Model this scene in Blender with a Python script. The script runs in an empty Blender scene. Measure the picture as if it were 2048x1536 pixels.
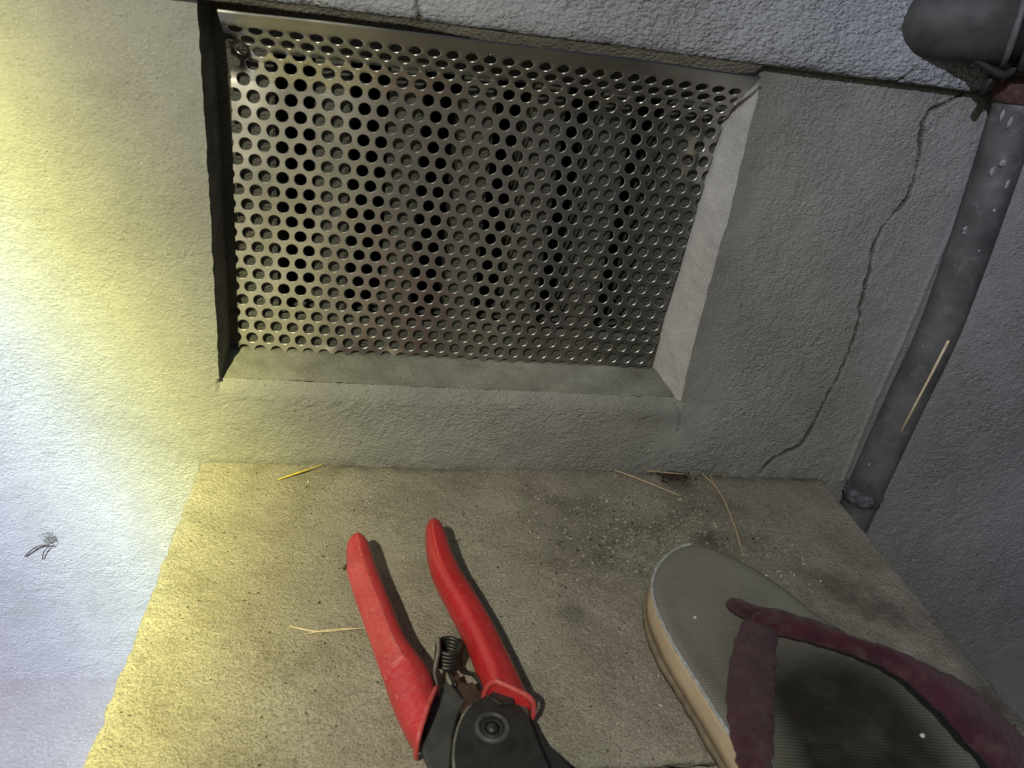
import bpy, bmesh, math, random
import numpy as np
from mathutils import Vector, Matrix

rng = np.random.RandomState(7)
random.seed(7)
scene = bpy.context.scene
col = scene.collection

# ------------------------------------------------------------------ camera
F_PX = 1532.6
CAM = Vector((0.1104, -0.4400, 0.3023))
ROT = Matrix(((0.983, -0.1354, 0.1241), (0.0455, -0.4753, -0.8786), (0.178, 0.8693, -0.4611)))
cd = bpy.data.cameras.new('camera'); cam = bpy.data.objects.new('camera', cd); col.objects.link(cam)
cd.sensor_width = 36.0; cd.lens = F_PX / 2048 * 36
cd.clip_start = 0.01; cd.clip_end = 300
M = Matrix((ROT[0], -ROT[1], -ROT[2])).transposed().to_4x4(); M.translation = CAM
cam.matrix_world = M
cd.dof.use_dof = True; cd.dof.focus_distance = 0.53; cd.dof.aperture_fstop = 14.0
scene.camera = cam

# ------------------------------------------------------------------ night sky
w = bpy.data.worlds.new('World'); scene.world = w; w.use_nodes = True
wn = w.node_tree.nodes; wl = w.node_tree.links
bg = wn['Background']
sky = wn.new('ShaderNodeTexSky'); sky.sky_type = 'NISHITA'; sky.sun_disc = False
sky.sun_elevation = math.radians(22.0); sky.sun_rotation = math.radians(200)
wl.new(sky.outputs[0], bg.inputs[0]); bg.inputs[1].default_value = 0.019

# ------------------------------------------------------------------ hand torch: cool core, yellow ring, dim spill
LAMP = Vector((-0.24, -0.85, 0.85)); AXIS = Vector((-0.2447, 0.581, -0.7762)).normalized()
ld = bpy.data.lights.new('torch_light', 'SPOT'); lamp = bpy.data.objects.new('torch_light', ld); col.objects.link(lamp)
lamp.location = LAMP; lamp.rotation_euler = AXIS.to_track_quat('-Z', 'Y').to_euler()
ld.energy = 57.0; ld.spot_size = math.radians(150); ld.spot_blend = 0.3; ld.shadow_soft_size = 0.014
ld.use_nodes = True
ln = ld.node_tree.nodes; ll = ld.node_tree.links
em = ln['Emission']
tc = ln.new('ShaderNodeTexCoord'); sp = ln.new('ShaderNodeSeparateXYZ'); ll.new(tc.outputs['Normal'], sp.inputs[0])
neg = ln.new('ShaderNodeMath'); neg.operation = 'ABSOLUTE'; ll.new(sp.outputs[2], neg.inputs[0])
ac = ln.new('ShaderNodeMath'); ac.operation = 'ARCCOSINE'; ll.new(neg.outputs[0], ac.inputs[0])
mr = ln.new('ShaderNodeMapRange'); mr.inputs[1].default_value = 0; mr.inputs[2].default_value = math.radians(60)
ll.new(ac.outputs[0], mr.inputs[0])
rp = ln.new('ShaderNodeValToRGB'); ll.new(mr.outputs[0], rp.inputs[0])
PROFILE = [  # degrees off the axis, colour strength of the beam
    (0, (2.55, 2.65, 3.6)), (17, (2.6, 2.75, 3.7)), (20.5, (2.95, 3.2, 4.1)), (23.3, (4.2, 4.75, 4.8)), (25.2, (3.95, 4.15, 2.6)), (26.7, (3.35, 3.3, 1.35)), (27.9, (2.45, 2.35, .95)),
    (28.8, (1.98, 1.88, .84)), (29.8, (1.42, 1.35, .70)), (31.2, (1.0, .95, .62)), (33.5, (.75, .72, .54)), (38, (.54, .525, .44)), (43, (.44, .44, .405)), (46.5, (.47, .475, .475)), (50, (.54, .56, .64)), (60, (.52, .54, .63))]
cr = rp.color_ramp
while len(cr.elements) < len(PROFILE): cr.elements.new(0.5)
for e, (a, c) in zip(cr.elements, PROFILE):
    e.position = a / 60.0; e.color = (c[0]/5, c[1]/5, c[2]/5, 1)
ll.new(rp.outputs[0], em.inputs[0]); em.inputs[1].default_value = 5.0

scene.view_settings.view_transform = 'Standard'; scene.view_settings.look = 'None'
scene.view_settings.exposure = 0.0; scene.view_settings.gamma = 1.0; scene.view_settings.use_curve_mapping = False

# ------------------------------------------------------------------ measuring and noise helpers
def at(px, py, axis, val):
    """point of the place where the sight line of a photo pixel meets the plane axis=val"""
    d = ROT.transposed() @ Vector(((px-1024)/F_PX, (py-768)/F_PX, 1.0))
    return CAM + d * ((val-CAM[axis])/d[axis])
def onz(pts, z): return [at(x, y, 2, z) for x, y in pts]
def ony(pts, y): return [at(a, b, 1, y) for a, b in pts]

_tab = rng.rand(6, 256, 256)
def vnoise(x, y, scale, seed=0):
    """smooth value noise in -1..1 on arrays, feature size = scale"""
    t = _tab[seed % 6]; x = np.asarray(x)/scale + 17.3*seed; y = np.asarray(y)/scale + 31.7*seed
    xi = np.floor(x).astype(int); yi = np.floor(y).astype(int); fx = x-xi; fy = y-yi
    fx = fx*fx*(3-2*fx); fy = fy*fy*(3-2*fy)
    g = lambda a, b: t[a & 255, b & 255]
    return 2*((g(xi, yi)*(1-fx)+g(xi+1, yi)*fx)*(1-fy)+(g(xi, yi+1)*(1-fx)+g(xi+1, yi+1)*fx)*fy)-1
def fbm(x, y, scale, seed=0, n=3):
    v = 0; a = 1; tot = 0
    for k in range(n):
        v = v + a*vnoise(x, y, scale/2**k, seed+k); tot += a; a *= .55
    return v/tot
def sstep(a, b, x):
    t = np.clip((np.asarray(x)-a)/(b-a), 0, 1); return t*t*(3-2*t)
def poly_dist(x, z, pts):
    d = np.full(np.shape(x), 9.0)
    for (ax, az), (bx, bz) in zip(pts[:-1], pts[1:]):
        vx, vz = bx-ax, bz-az; L = vx*vx+vz*vz
        t = np.clip(((x-ax)*vx+(z-az)*vz)/L, 0, 1)
        d = np.minimum(d, np.hypot(x-ax-t*vx, z-az-t*vz))
    return d

# ------------------------------------------------------------------ object helpers
def link(name, me, mat=None, parent=None):
    o = bpy.data.objects.new(name, me); col.objects.link(o)
    if mat is not None: me.materials.append(mat)
    if parent is not None:
        o.parent = parent; o.matrix_parent_inverse = parent.matrix_world.inverted()
    return o
def tag(o, label=None, cat=None, group=None, kind=None):
    if label: o['label'] = label
    if cat: o['category'] = cat
    if group: o['group'] = group
    if kind: o['kind'] = kind
    return o
def empty(name, loc):
    o = bpy.data.objects.new(name, None); col.objects.link(o); o.location = loc; o.empty_display_size = .02
    o.matrix_world = Matrix.Translation(loc)
    return o
def mesh_np(name, V, faces4, attrs=None, smooth=True):
    me = bpy.data.meshes.new(name); V = np.asarray(V, dtype=np.float32); faces4 = np.asarray(faces4, dtype=np.int32)
    nf = len(faces4)
    me.vertices.add(len(V)); me.vertices.foreach_set('co', V.ravel())
    me.loops.add(nf*4); me.loops.foreach_set('vertex_index', faces4.ravel())
    me.polygons.add(nf); me.polygons.foreach_set('loop_start', np.arange(0, nf*4, 4, dtype=np.int32))
    me.update(calc_edges=True)
    me.polygons.foreach_set('use_smooth', np.full(nf, smooth))
    for k, v in (attrs or {}).items():
        a = me.attributes.new(k, 'FLOAT', 'POINT'); a.data.foreach_set('value', np.asarray(v, dtype=np.float32).ravel())
    me.validate()
    return me
def grid(name, P, mask=None, attrs=None, flip=False, smooth=True):
    ny, nx = P.shape[:2]
    idx = np.arange(ny*nx).reshape(ny, nx)
    q = np.stack([idx[:-1, :-1], idx[:-1, 1:], idx[1:, 1:], idx[1:, :-1]], -1)
    if flip: q = q[..., ::-1]
    q = q[mask] if mask is not None else q.reshape(-1, 4)
    used = np.unique(q); remap = np.full(ny*nx, -1); remap[used] = np.arange(len(used))
    at_ = {k: np.asarray(v).ravel()[used] for k, v in (attrs or {}).items()}
    return mesh_np(name, P.reshape(-1, 3)[used], remap[q], at_, smooth)
def from_bm(name, bm, smooth=True):
    me = bpy.data.meshes.new(name); bm.normal_update(); bm.to_mesh(me); bm.free()
    me.polygons.foreach_set('use_smooth', np.full(len(me.polygons), smooth))
    return me
def catmull(pts, n=6):
    pts = [Vector(p) for p in pts]; P = [2*pts[0]-pts[1]]+pts+[2*pts[-1]-pts[-2]]; out = []
    for i in range(1, len(P)-2):
        for k in range(n):
            t = k/n; a, b, c, d = P[i-1:i+3]
            out.append(.5*((2*b)+(c-a)*t+(2*a-5*b+4*c-d)*t*t+(3*b-a-3*c+d)*t**3))
    out.append(P[-2].copy()); return out
def tube_bm(bm, pts, r, seg=10, cap=True):
    pts = [Vector(p) for p in pts]; rr = r if isinstance(r, (list, tuple)) else [r]*len(pts)
    rings = []; up = Vector((.12, .23, 1)).normalized()
    for i, p in enumerate(pts):
        t = (pts[min(i+1, len(pts)-1)]-pts[max(i-1, 0)]).normalized()
        n = up-up.dot(t)*t
        if n.length < 1e-3: n = Vector((1, 0, 0))-t.x*t
        n.normalize(); up = n; b = t.cross(n)
        rings.append([bm.verts.new(p+rr[i]*(math.cos(2*math.pi*k/seg)*n+math.sin(2*math.pi*k/seg)*b)) for k in range(seg)])
    for a, b in zip(rings[:-1], rings[1:]):
        for k in range(seg): bm.faces.new((a[k], a[(k+1) % seg], b[(k+1) % seg], b[k]))
    if cap:
        bm.faces.new(rings[0][::-1]); bm.faces.new(rings[-1])
def tube(name, pts, r, mat, parent=None, seg=10):
    bm = bmesh.new(); tube_bm(bm, pts, r, seg); return link(name, from_bm(name, bm), mat, parent)
def loft_bm(bm, rings, cap=True, close=True):
    R_ = [[bm.verts.new(p) for p in r] for r in rings]; n = len(R_[0])
    for a, b in zip(R_[:-1], R_[1:]):
        for k in range(n if close else n-1): bm.faces.new((a[k], a[(k+1) % n], b[(k+1) % n], b[k]))
    if cap: bm.faces.new(R_[0][::-1]); bm.faces.new(R_[-1])
    bmesh.ops.recalc_face_normals(bm, faces=bm.faces[:])
def slab_bm(bm, poly, z0, z1, bev=.0006):
    """extruded outline with a bevelled rim"""
    pts = [Vector(p) for p in poly]; n = len(pts); c = sum(pts, Vector())/n
    def ring(z, inset):
        out = []
        for i in range(n):
            a = (pts[i]-pts[i-1]).normalized(); b = (pts[(i+1) % n]-pts[i]).normalized()
            nr = Vector((-(a.y+b.y), a.x+b.x, 0)); nr = nr.normalized() if nr.length > 1e-9 else Vector((0, 0, 0))
            if ori < 0: nr = -nr
            q = pts[i]+nr*inset; out.append(Vector((q.x, q.y, z)))
        return out
    area = sum(pts[i-1].x*pts[i].y-pts[i].x*pts[i-1].y for i in range(n)); ori = 1 if area > 0 else -1
    loft_bm(bm, [ring(z0, bev), ring(z0+bev, 0), ring(z1-bev, 0), ring(z1, bev)])

# ------------------------------------------------------------------ materials
class Mat:
    def __init__(s, name, rough=.8, metallic=0.0, spec=.3):
        s.m = bpy.data.materials.new(name); s.m.use_nodes = True; s.n = s.m.node_tree.nodes; s.l = s.m.node_tree.links
        s.b = s.n['Principled BSDF']; s.b.inputs['Roughness'].default_value = rough
        s.b.inputs['Metallic'].default_value = metallic; s.b.inputs['Specular IOR Level'].default_value = spec
        s.tc = s.n.new('ShaderNodeTexCoord'); s.co = s.tc.outputs['Object']
    def map(s, scale=(1, 1, 1), rot=(0, 0, 0)):
        n = s.n.new('ShaderNodeMapping'); n.inputs['Scale'].default_value = scale; n.inputs['Rotation'].default_value = rot
        s.l.new(s.co, n.inputs[0]); return n.outputs[0]
    def noise(s, scale, detail=4, rough=.55, vec=None, dist=0):
        n = s.n.new('ShaderNodeTexNoise'); n.inputs['Scale'].default_value = scale; n.inputs['Detail'].default_value = detail
        n.inputs['Roughness'].default_value = rough; n.inputs['Distortion'].default_value = dist
        s.l.new(vec or s.co, n.inputs['Vector']); return n.outputs['Fac']
    def voro(s, scale, vec=None, feat='F1'):
        n = s.n.new('ShaderNodeTexVoronoi'); n.inputs['Scale'].default_value = scale; n.feature = feat
        s.l.new(vec or s.co, n.inputs['Vector']); return n.outputs['Distance']
    def ramp(s, fac, stops):
        n = s.n.new('ShaderNodeValToRGB'); e = n.color_ramp.elements
        while len(e) < len(stops): e.new(.5)
        for x, (p, c) in zip(e, stops):
            x.position = p; x.color = (*c, 1) if isinstance(c, tuple) else (c, c, c, 1)
        s.l.new(fac, n.inputs[0]); return n.outputs[0]
    def mix(s, fac, a, b, mode='MIX'):
        n = s.n.new('ShaderNodeMix'); n.data_type = 'RGBA'; n.blend_type = mode
        for sock, v in ((n.inputs[0], fac), (n.inputs[6], a), (n.inputs[7], b)):
            if isinstance(v, (int, float)): sock.default_value = v
            elif isinstance(v, tuple): sock.default_value = (*v, 1)
            else: s.l.new(v, sock)
        return n.outputs[2]
    def math(s, op, a, b=0.0, c=None):
        n = s.n.new('ShaderNodeMath'); n.operation = op
        for i, v in enumerate((a, b) if c is None else (a, b, c)):
            if isinstance(v, (int, float)): n.inputs[i].default_value = v
            else: s.l.new(v, n.inputs[i])
        return n.outputs[0]
    def attr(s, name):
        n = s.n.new('ShaderNodeAttribute'); n.attribute_name = name; return n.outputs['Fac']
    def bump(s, h, strength=.4, dist=.001, prev=None):
        n = s.n.new('ShaderNodeBump'); n.inputs['Distance'].default_value = dist
        if isinstance(strength, (int, float)): n.inputs['Strength'].default_value = strength
        else: s.l.new(strength, n.inputs['Strength'])
        s.l.new(h, n.inputs['Height'])
        if prev is not None: s.l.new(prev, n.inputs['Normal'])
        return n.outputs[0]
    def out(s, color=None, bump=None, rough=None):
        if color is not None:
            if isinstance(color, tuple): s.b.inputs['Base Color'].default_value = (*color, 1)
            else: s.l.new(color, s.b.inputs['Base Color'])
        if bump is not None: s.l.new(bump, s.b.inputs['Normal'])
        if rough is not None: s.l.new(rough, s.b.inputs['Roughness'])
        return s.m

def plaster(name, a, b, dirt_shade=(.05, .045, .035), bump=.55, fine=520):
    """trowelled cement plaster: blotchy tone, pores, granular relief; attributes 'rough' and 'dirt_shade'"""
    m = Mat(name, .9, spec=.15)
    big = m.noise(9, 4, .6); mid = m.noise(60, 4, .6)
    c = m.mix(m.ramp(big, [(.3, 0.), (.7, 1.)]), a, b)
    c = m.mix(m.math('MULTIPLY', m.ramp(mid, [(.35, 1.), (.65, 0.)]), .25), c, tuple(v*.72 for v in a))
    pores = m.ramp(m.voro(170, feat='F1'), [(.03, 1.), (.13, 0.)])
    pm = m.ramp(m.noise(120, 2), [(.52, 0.), (.58, 1.)])
    pores = m.math('MULTIPLY', pores, pm)
    c = m.mix(m.math('MULTIPLY', pores, .75), c, tuple(v*.3 for v in a))
    c = m.mix(m.attr('dirt_shade'), c, dirt_shade)
    rf = m.attr('rough')
    v1 = m.map((1, 1, 1.5))
    h1 = m.noise(fine, 3, .6, vec=v1)
    h2 = m.noise(fine*2.2, 2, .6)
    gr_ = m.math('SUBTRACT', 1.0, m.voro(fine*.82, vec=v1))
    patch = m.ramp(m.noise(34, 3, .6), [(.30, .25), (.62, 1.)])
    h = m.math('ADD', m.math('MULTIPLY', h1, .55), m.math('MULTIPLY', h2, .35))
    h = m.math('ADD', h, m.math('MULTIPLY', m.math('MULTIPLY', gr_, patch), .45))
    c = m.mix(m.math('MULTIPLY', m.ramp(m.noise(fine*1.6, 2, .7), [(.56, 0.), (.70, 1.)]), .35), c, tuple(min(.8, v*1.55) for v in b))
    c = m.mix(m.math('MULTIPLY', m.ramp(m.noise(fine*1.3, 2, .7, vec=m.map((1, 1, 1), (.5, .3, .2))), [(.58, 0.), (.70, 1.)]), .4), c, tuple(v*.45 for v in a))
    h = m.math('SUBTRACT', h, m.math('MULTIPLY', pores, .4))
    bs = m.math('MULTIPLY_ADD', rf, bump, .15)
    return m.out(c, m.bump(h, bs, .0046))

MAT_WALL = plaster('grey_plaster', (.235, .235, .225), (.335, .335, .325))
MAT_UPPER = plaster('pale_stucco', (.33, .345, .375), (.42, .435, .465), bump=.7, fine=420)
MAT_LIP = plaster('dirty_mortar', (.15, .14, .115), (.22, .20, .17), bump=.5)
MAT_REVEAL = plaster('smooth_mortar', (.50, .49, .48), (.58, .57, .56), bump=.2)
MAT_SILL = plaster('sill_mortar', (.15, .15, .13), (.31, .31, .285), bump=.25)
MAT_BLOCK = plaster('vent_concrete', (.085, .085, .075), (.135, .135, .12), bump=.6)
MAT_GROUND = plaster('ground_concrete', (.215, .20, .19), (.26, .245, .23), bump=.3, fine=380)

def step_mat():
    m = Mat('dusty_concrete', .92, spec=.15)
    c = m.mix(m.ramp(m.noise(14, 5, .6), [(.32, 0.), (.68, 1.)]), (.335, .307, .258), (.45, .418, .355))
    c = m.mix(m.math('MULTIPLY', m.ramp(m.noise(38, 5, .65, dist=.4), [(.48, 0.), (.72, 1.)]), .45), c, (.20, .165, .12))
    c = m.mix(m.math('MULTIPLY', m.ramp(m.noise(26, 4, .6, vec=m.map((1.3, .9, 1), (0, 0, 1))), [(.55, 0.), (.72, 1.)]), .25), c, (.21, .22, .165))
    grit = m.noise(1050, 2, .7)
    c = m.mix(m.math('MULTIPLY', m.ramp(grit, [(.40, 1.), (.52, 0.)]), .60), c, (.12, .10, .072))
    c = m.mix(m.math('MULTIPLY', m.ramp(m.noise(900, 2, .7, vec=m.map((1, 1, 1), (.4, .2, .8))), [(.58, 0.), (.72, 1.)]), .55), c, (.55, .52, .45))
    pores = m.math('MULTIPLY', m.ramp(m.voro(210), [(.04, 1.), (.2, 0.)]), m.ramp(m.noise(70, 2), [(.52, 0.), (.58, 1.)]))
    c = m.mix(m.math('MULTIPLY', pores, .8), c, (.06, .05, .04))
    c = m.mix(m.attr('dirt_shade'), c, (.036, .029, .021))
    h = m.math('ADD', m.math('MULTIPLY', m.noise(420, 4, .7), .8), m.math('MULTIPLY', grit, .5))
    h = m.math('SUBTRACT', h, m.math('MULTIPLY', pores, .5))
    return m.out(c, m.bump(h, .7, .0034))
MAT_STEP = step_mat()

def simple(name, c, rough=.6, spec=.3, var=.25, scale=200, bump=.15, metallic=0., dist=.0006):
    m = Mat(name, rough, metallic, spec)
    n = m.noise(scale, 4, .6)
    cc = m.mix(m.ramp(n, [(.3, 0.), (.7, 1.)]), tuple(v*(1-var) for v in c), tuple(min(1, v*(1+var)) for v in c))
    return m.out(cc, m.bump(m.noise(scale*3, 3), bump, dist))

def sheet_mat():
    m = Mat('brushed_steel', .26, 1.0, .5)
    br = m.noise(60, 3, .6, vec=m.map((.6, 1, 40)))
    sm = m.noise(22, 3, .6)
    c = m.mix(m.ramp(br, [(.3, 0.), (.7, 1.)]), (.42, .41, .385), (.53, .52, .495))
    dust = m.ramp(m.noise(320, 3, .7), [(.62, 0.), (.8, 1.)])
    c = m.mix(m.math('MULTIPLY', dust, .18), c, (.26, .25, .235))
    r = m.math('MULTIPLY_ADD', sm, .18, .20)
    b = m.bump(br, .04, .0004); b = m.bump(m.noise(14, 2, .5, vec=m.map((1.6, 1, .35))), .22, .004, prev=b)
    tg = m.n.new('ShaderNodeCombineXYZ'); tg.inputs[2].default_value = 1.0; m.l.new(tg.outputs[0], m.b.inputs['Tangent']); m.b.inputs['Anisotropic'].default_value = .85
    return m.out(c, b, r)
MAT_SHEET = sheet_mat()
MAT_RIM = simple('punched_rim', (.52, .51, .48), .42, .5, .15, 300, .1, metallic=1.)

def pipe_mat():
    m = Mat('grey_pipe_paint', .55, spec=.35)
    c = m.mix(m.ramp(m.noise(26, 4, .6), [(.35, 0.), (.65, 1.)]), (.062, .062, .063), (.135, .134, .134))
    c = m.mix(m.math('MULTIPLY', m.ramp(m.noise(110, 4, .7), [(.52, 0.), (.7, 1.)]), .55), c, (.19, .19, .185))
    return m.out(c, m.bump(m.noise(300, 4, .6), .3, .0012))
MAT_PIPE = pipe_mat()
MAT_ELBOW = simple('dark_pipe', (.060, .062, .058), .6, .3, .35, 60, .3)
MAT_RUST = simple('rusty_band', (.075, .042, .035), .85, .2, .5, 300, .6)
MAT_PAINT = simple('white_drips', (.27, .27, .285), .5, .4, .3, 300, .2)
MAT_COLLAR = simple('pale_mortar', (.11, .11, .125), .85, .2, .6, 180, .9, dist=.002)
MAT_NEEDLE = simple('dry_needle', (.46, .35, .24), .6, .3, .3, 400, .1)
MAT_STRAW = simple('dry_straw', (.66, .55, .37), .55, .35, .2, 400, .1)
MAT_LEAF = simple('yellow_blade', (.60, .45, .08), .55, .3, .2, 300, .1)
MAT_TWIG = simple('dark_twig', (.06, .035, .035), .7, .2, .3, 400, .2)
MAT_DIRT = simple('dry_soil', (.055, .043, .032), .95, .1, .5, 500, .8)
MAT_GRIT = simple('pale_grit', (.30, .28, .23), .9, .2, .6, 350, .4)
MAT_PEBBLE = simple('white_pebble', (.62, .60, .56), .7, .3, .15, 500, .2)
MAT_WEB = simple('dusty_web', (.20, .20, .18), .95, .1, .4, 900, .5)

def red_mat(name, base, lite, dust_amt, rough):
    """vinyl dipped grip: slightly uneven red, rubbed paler patches, ground-in dust and dark grime"""
    m = Mat(name, rough, spec=.5)
    c = m.mix(m.ramp(m.noise(50, 4, .6), [(.3, 0.), (.7, 1.)]), base, lite)
    dust = m.math('MULTIPLY', m.ramp(m.noise(520, 5, .75), [(.46, 0.), (.72, 1.)]), dust_amt)
    c = m.mix(dust, c, (.50, .27, .24))
    grime = m.math('MULTIPLY', m.ramp(m.noise(75, 5, .7, dist=.6), [(.55, 0.), (.75, 1.)]), .28)
    c = m.mix(grime, c, (.17, .014, .016))
    scr = m.math('MULTIPLY', m.ramp(m.noise(180, 3, .7, vec=m.map((3, .5, 1), (0, 0, .35))), [(.66, 0.), (.72, 1.)]), .45)
    c = m.mix(scr, c, (.62, .30, .27))
    h = m.math('ADD', m.noise(420, 4, .7), m.math('MULTIPLY', m.noise(60, 3), .8))
    return m.out(c, m.bump(h, .30, .0009), m.math('ADD', m.math('MULTIPLY_ADD', m.noise(90, 3), .30, rough-.15), m.math('MULTIPLY', dust, .5)))
MAT_RED = red_mat('red_grip_vinyl', (.44, .014, .020), (.54, .024, .030), .14, .30)
MAT_RED_DUSTY = red_mat('dusty_red_vinyl', (.46, .022, .030), (.56, .042, .050), .26, .34)
MAT_RED_WORN = red_mat('worn_red_grip', (.49, .045, .052), (.57, .085, .085), .34, .42)
MAT_BLACK = simple('black_oxide_steel', (.022, .022, .023), .48, .4, .4, 160, .15)
MAT_GREYSTEEL = simple('dark_grey_steel', (.055, .056, .056), .5, .4, .3, 160, .15)
MAT_EDGE = simple('bare_steel_edge', (.30, .30, .27), .4, .5, .3, 300, .1, metallic=.8)
MAT_SPRING = simple('spring_steel', (.04, .037, .035), .42, .5, .4, 300, .1, metallic=.6)
MAT_BROWN = simple('rusty_catch', (.055, .032, .025), .7, .3, .5, 300, .3)

def footbed_mat():
    m = Mat('ribbed_footbed', .78, spec=.2)
    wv = m.n.new('ShaderNodeTexWave'); wv.inputs['Scale'].default_value = 190; wv.bands_direction = 'Y'
    wv.inputs['Distortion'].default_value = .6; wv.inputs['Detail'].default_value = 1
    m.l.new(m.map((1, 1, 1), (0, 0, .12)), wv.inputs['Vector'])
    c = m.mix(m.ramp(m.noise(24, 4, .6), [(.3, 0.), (.7, 1.)]), (.175, .168, .142), (.23, .222, .19))
    c = m.mix(m.math('MULTIPLY', wv.outputs['Fac'], .12), c, (.12, .12, .105))
    c = m.mix(m.math('MULTIPLY', m.ramp(m.noise(600, 3, .7), [(.6, 0.), (.75, 1.)]), .3), c, (.30, .29, .26))
    wear_shade = m.math('MULTIPLY', m.attr('wear_shade'), m.math('MULTIPLY_ADD', m.noise(60, 4, .7), .5, .72))
    c = m.mix(wear_shade, c, (.026, .022, .017))  # dark tone for the painted cast shadow and the wear
    return m.out(c, m.bump(m.math('ADD', wv.outputs['Fac'], m.math('MULTIPLY', m.noise(140, 4, .7), 1.2)), .28, .0009))
MAT_FOOTBED = footbed_mat()
MAT_FOAM = simple('cream_foam', (.55, .43, .30), .75, .2, .12, 60, .2)
MAT_OUTSOLE = simple('tan_outsole', (.20, .165, .12), .85, .2, .3, 200, .5)
MAT_PIPING = simple('pale_stitching', (.36, .37, .37), .7, .2, .35, 500, .4)
def strap_mat():
    m = Mat('maroon_velvet', .85, spec=.15)
    c = m.mix(m.ramp(m.noise(70, 5, .65), [(.35, 0.), (.68, 1.)]), (.046, .012, .020), (.080, .019, .032))
    c = m.mix(m.math('MULTIPLY', m.ramp(m.noise(85, 4, .65, vec=m.map((1, 1, 1), (1, .5, .2))), [(.52, 0.), (.74, 1.)]), .34), c, (.18, .12, .12))
    m.b.inputs['Sheen Weight'].default_value = .15
    return m.out(c, m.bump(m.math('ADD', m.noise(240, 4, .7), m.noise(900, 3, .7)), .7, .0022))
MAT_STRAP = strap_mat()
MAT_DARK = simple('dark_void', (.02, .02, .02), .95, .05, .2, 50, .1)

# ------------------------------------------------------------------ setting: ground, path
gx = np.concatenate([np.linspace(-40, -.5, 14), np.linspace(-.45, 1.0, 150), np.linspace(1.2, 40, 14)])
gy = np.concatenate([np.linspace(-40, -.9, 14), np.linspace(-.85, .01, 90)])
X, Y = np.meshgrid(gx, gy)
Z = -.197 + .0012*fbm(X, Y, .05, 1)
gr = link('ground', grid('ground', np.stack([X, Y, Z], -1), attrs={'rough': .6+.4*fbm(X, Y, .03, 2), 'dirt_shade': .18*sstep(.25, .7, fbm(X, Y, .02, 3))}), MAT_GROUND)
tag(gr, 'pale concrete ground lower down at the foot of the wall', kind='structure')

def block(name, x0, x1, yb, yf, z0, r, seed, dx, edge_amp, mat, dirt_shade_fun=None):
    """cast concrete block: top with rounded, crumbled edges and side faces, one skin"""
    def prof(a, b, h):
        n = max(3, int((b-a-2*r)/dx)); s = np.linspace(0, math.pi/2, 6)
        side = np.linspace(z0, -r, max(3, int((-r-z0)/.004)))[:-1]
        u = [a]*len(side)+list(a+r-r*np.cos(s))+list(np.linspace(a+r, b-r, n)[1:-1])+list(b-r+r*np.sin(s))+[b]*len(side)
        v = list(side)+list(-r+r*np.sin(s))+[0.]*(n-2)+list(-r+r*np.cos(s))+list(side[::-1])
        return np.array(u), np.array(v)
    u, zu = prof(x0, x1, z0)
    ny = int((yb-yf)/dx); s = np.linspace(0, math.pi/2, 6)
    front = np.linspace(z0, -r, 24)[:-1]
    vy = np.array([yf]*len(front)+list(yf+r-r*np.cos(s))+list(np.linspace(yf+r, yb, ny)[1:]))
    zv = np.array(list(front)+list(-r+r*np.sin(s))+[0.]*(ny-1))
    X, Y = np.meshgrid(u, vy); Zu, Zv = np.meshgrid(zu, zv); Z = np.minimum(Zu, Zv)
    dl = np.minimum(np.minimum(X-x0, x1-X), Y-yf)
    edge = np.exp(-np.clip(dl, 0, 1)/.006)
    nL = fbm(Y, Z, .0085, seed, 3); nF = fbm(X, Z, .013, seed+1, 4)
    cx = (x0+x1)/2
    sx = np.where(X < cx, 1, -1)*np.exp(-np.clip(np.minimum(X-x0, x1-X), 0, 1)/.004)
    X2 = X + sx*edge_amp*(.5+.9*nL)
    Y2 = Y + np.exp(-np.clip(Y-yf, 0, 1)/.004)*edge_amp*.4*(.1+.7*nF)+(np.exp(-np.clip(yb-Y, 0, 1)/.006)*.0024*fbm(X, Z, .010, seed+2, 3) if yb < -.1 else 0)
    Y2 = Y2 + .012*sstep(.0030, .0065, -Z)*np.exp(-np.clip(Y-yf, 0, 1)/.003)*(yb > -.1)
    Z2 = Z + .0012*fbm(X, Y, .06, seed+2) + .00045*fbm(X, Y, .004, seed+3, 3) - edge*.0012*(fbm(X, Y, .01, seed+4)+.5)
    dirt_shade = np.zeros_like(X) if dirt_shade_fun is None else dirt_shade_fun(X, Y)
    return link(name, grid(name, np.stack([X2, Y2, Z2], -1), attrs={'dirt_shade': dirt_shade, 'rough': np.ones_like(X)}), mat)

def step_dirt_shade(X, Y):
    d = .75*np.exp(-np.clip(-Y, 0, 1)/.0055)*np.clip(.55+.9*fbm(X, Y, .016, 1), 0, 1)*sstep(.03, .12, X)           # soil swept into the corner
    c1 = at(1345, 955, 2, 0)
    d = np.maximum(d, .97*np.exp(-(((X-c1.x)/.012)**2+((Y-c1.y+.003)/.014)**2)**1.5)*(.8+.4*fbm(X, Y, .008, 2)))
    for (px, py), r, k in [((1330, 1460), .007, .5), ((1200, 1085), .05, .42), ((1120, 995), .045, .34), ((1420, 1065), .04, .48), ((1150, 1225), .011, .45), ((1770, 1245), .055, .55), ((1930, 1400), .06, .6),  # last two here paint the soft shadow beside the strap onto the step
                           ((565, 1365), .005, .5), ((905, 1290), .02, .3), ((1300, 1290), .05, .22)]:
        c = at(px, py, 2, 0); q = ((X-c.x)**2+(Y-c.y)**2)/r**2
        d = np.maximum(d, k*np.exp(-q)*np.clip(.7+1.1*fbm(X, Y, .018, 3), 0, 1.3))
    return np.clip(d, 0, .92)
st = block('concrete_step', 0.0, .45, .004, -.2285, -.199, .0035, 1, .00125, .0021, MAT_STEP, step_dirt_shade)
tag(st, 'dusty brown concrete step against the wall with crumbled side edges', 'step')
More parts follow.
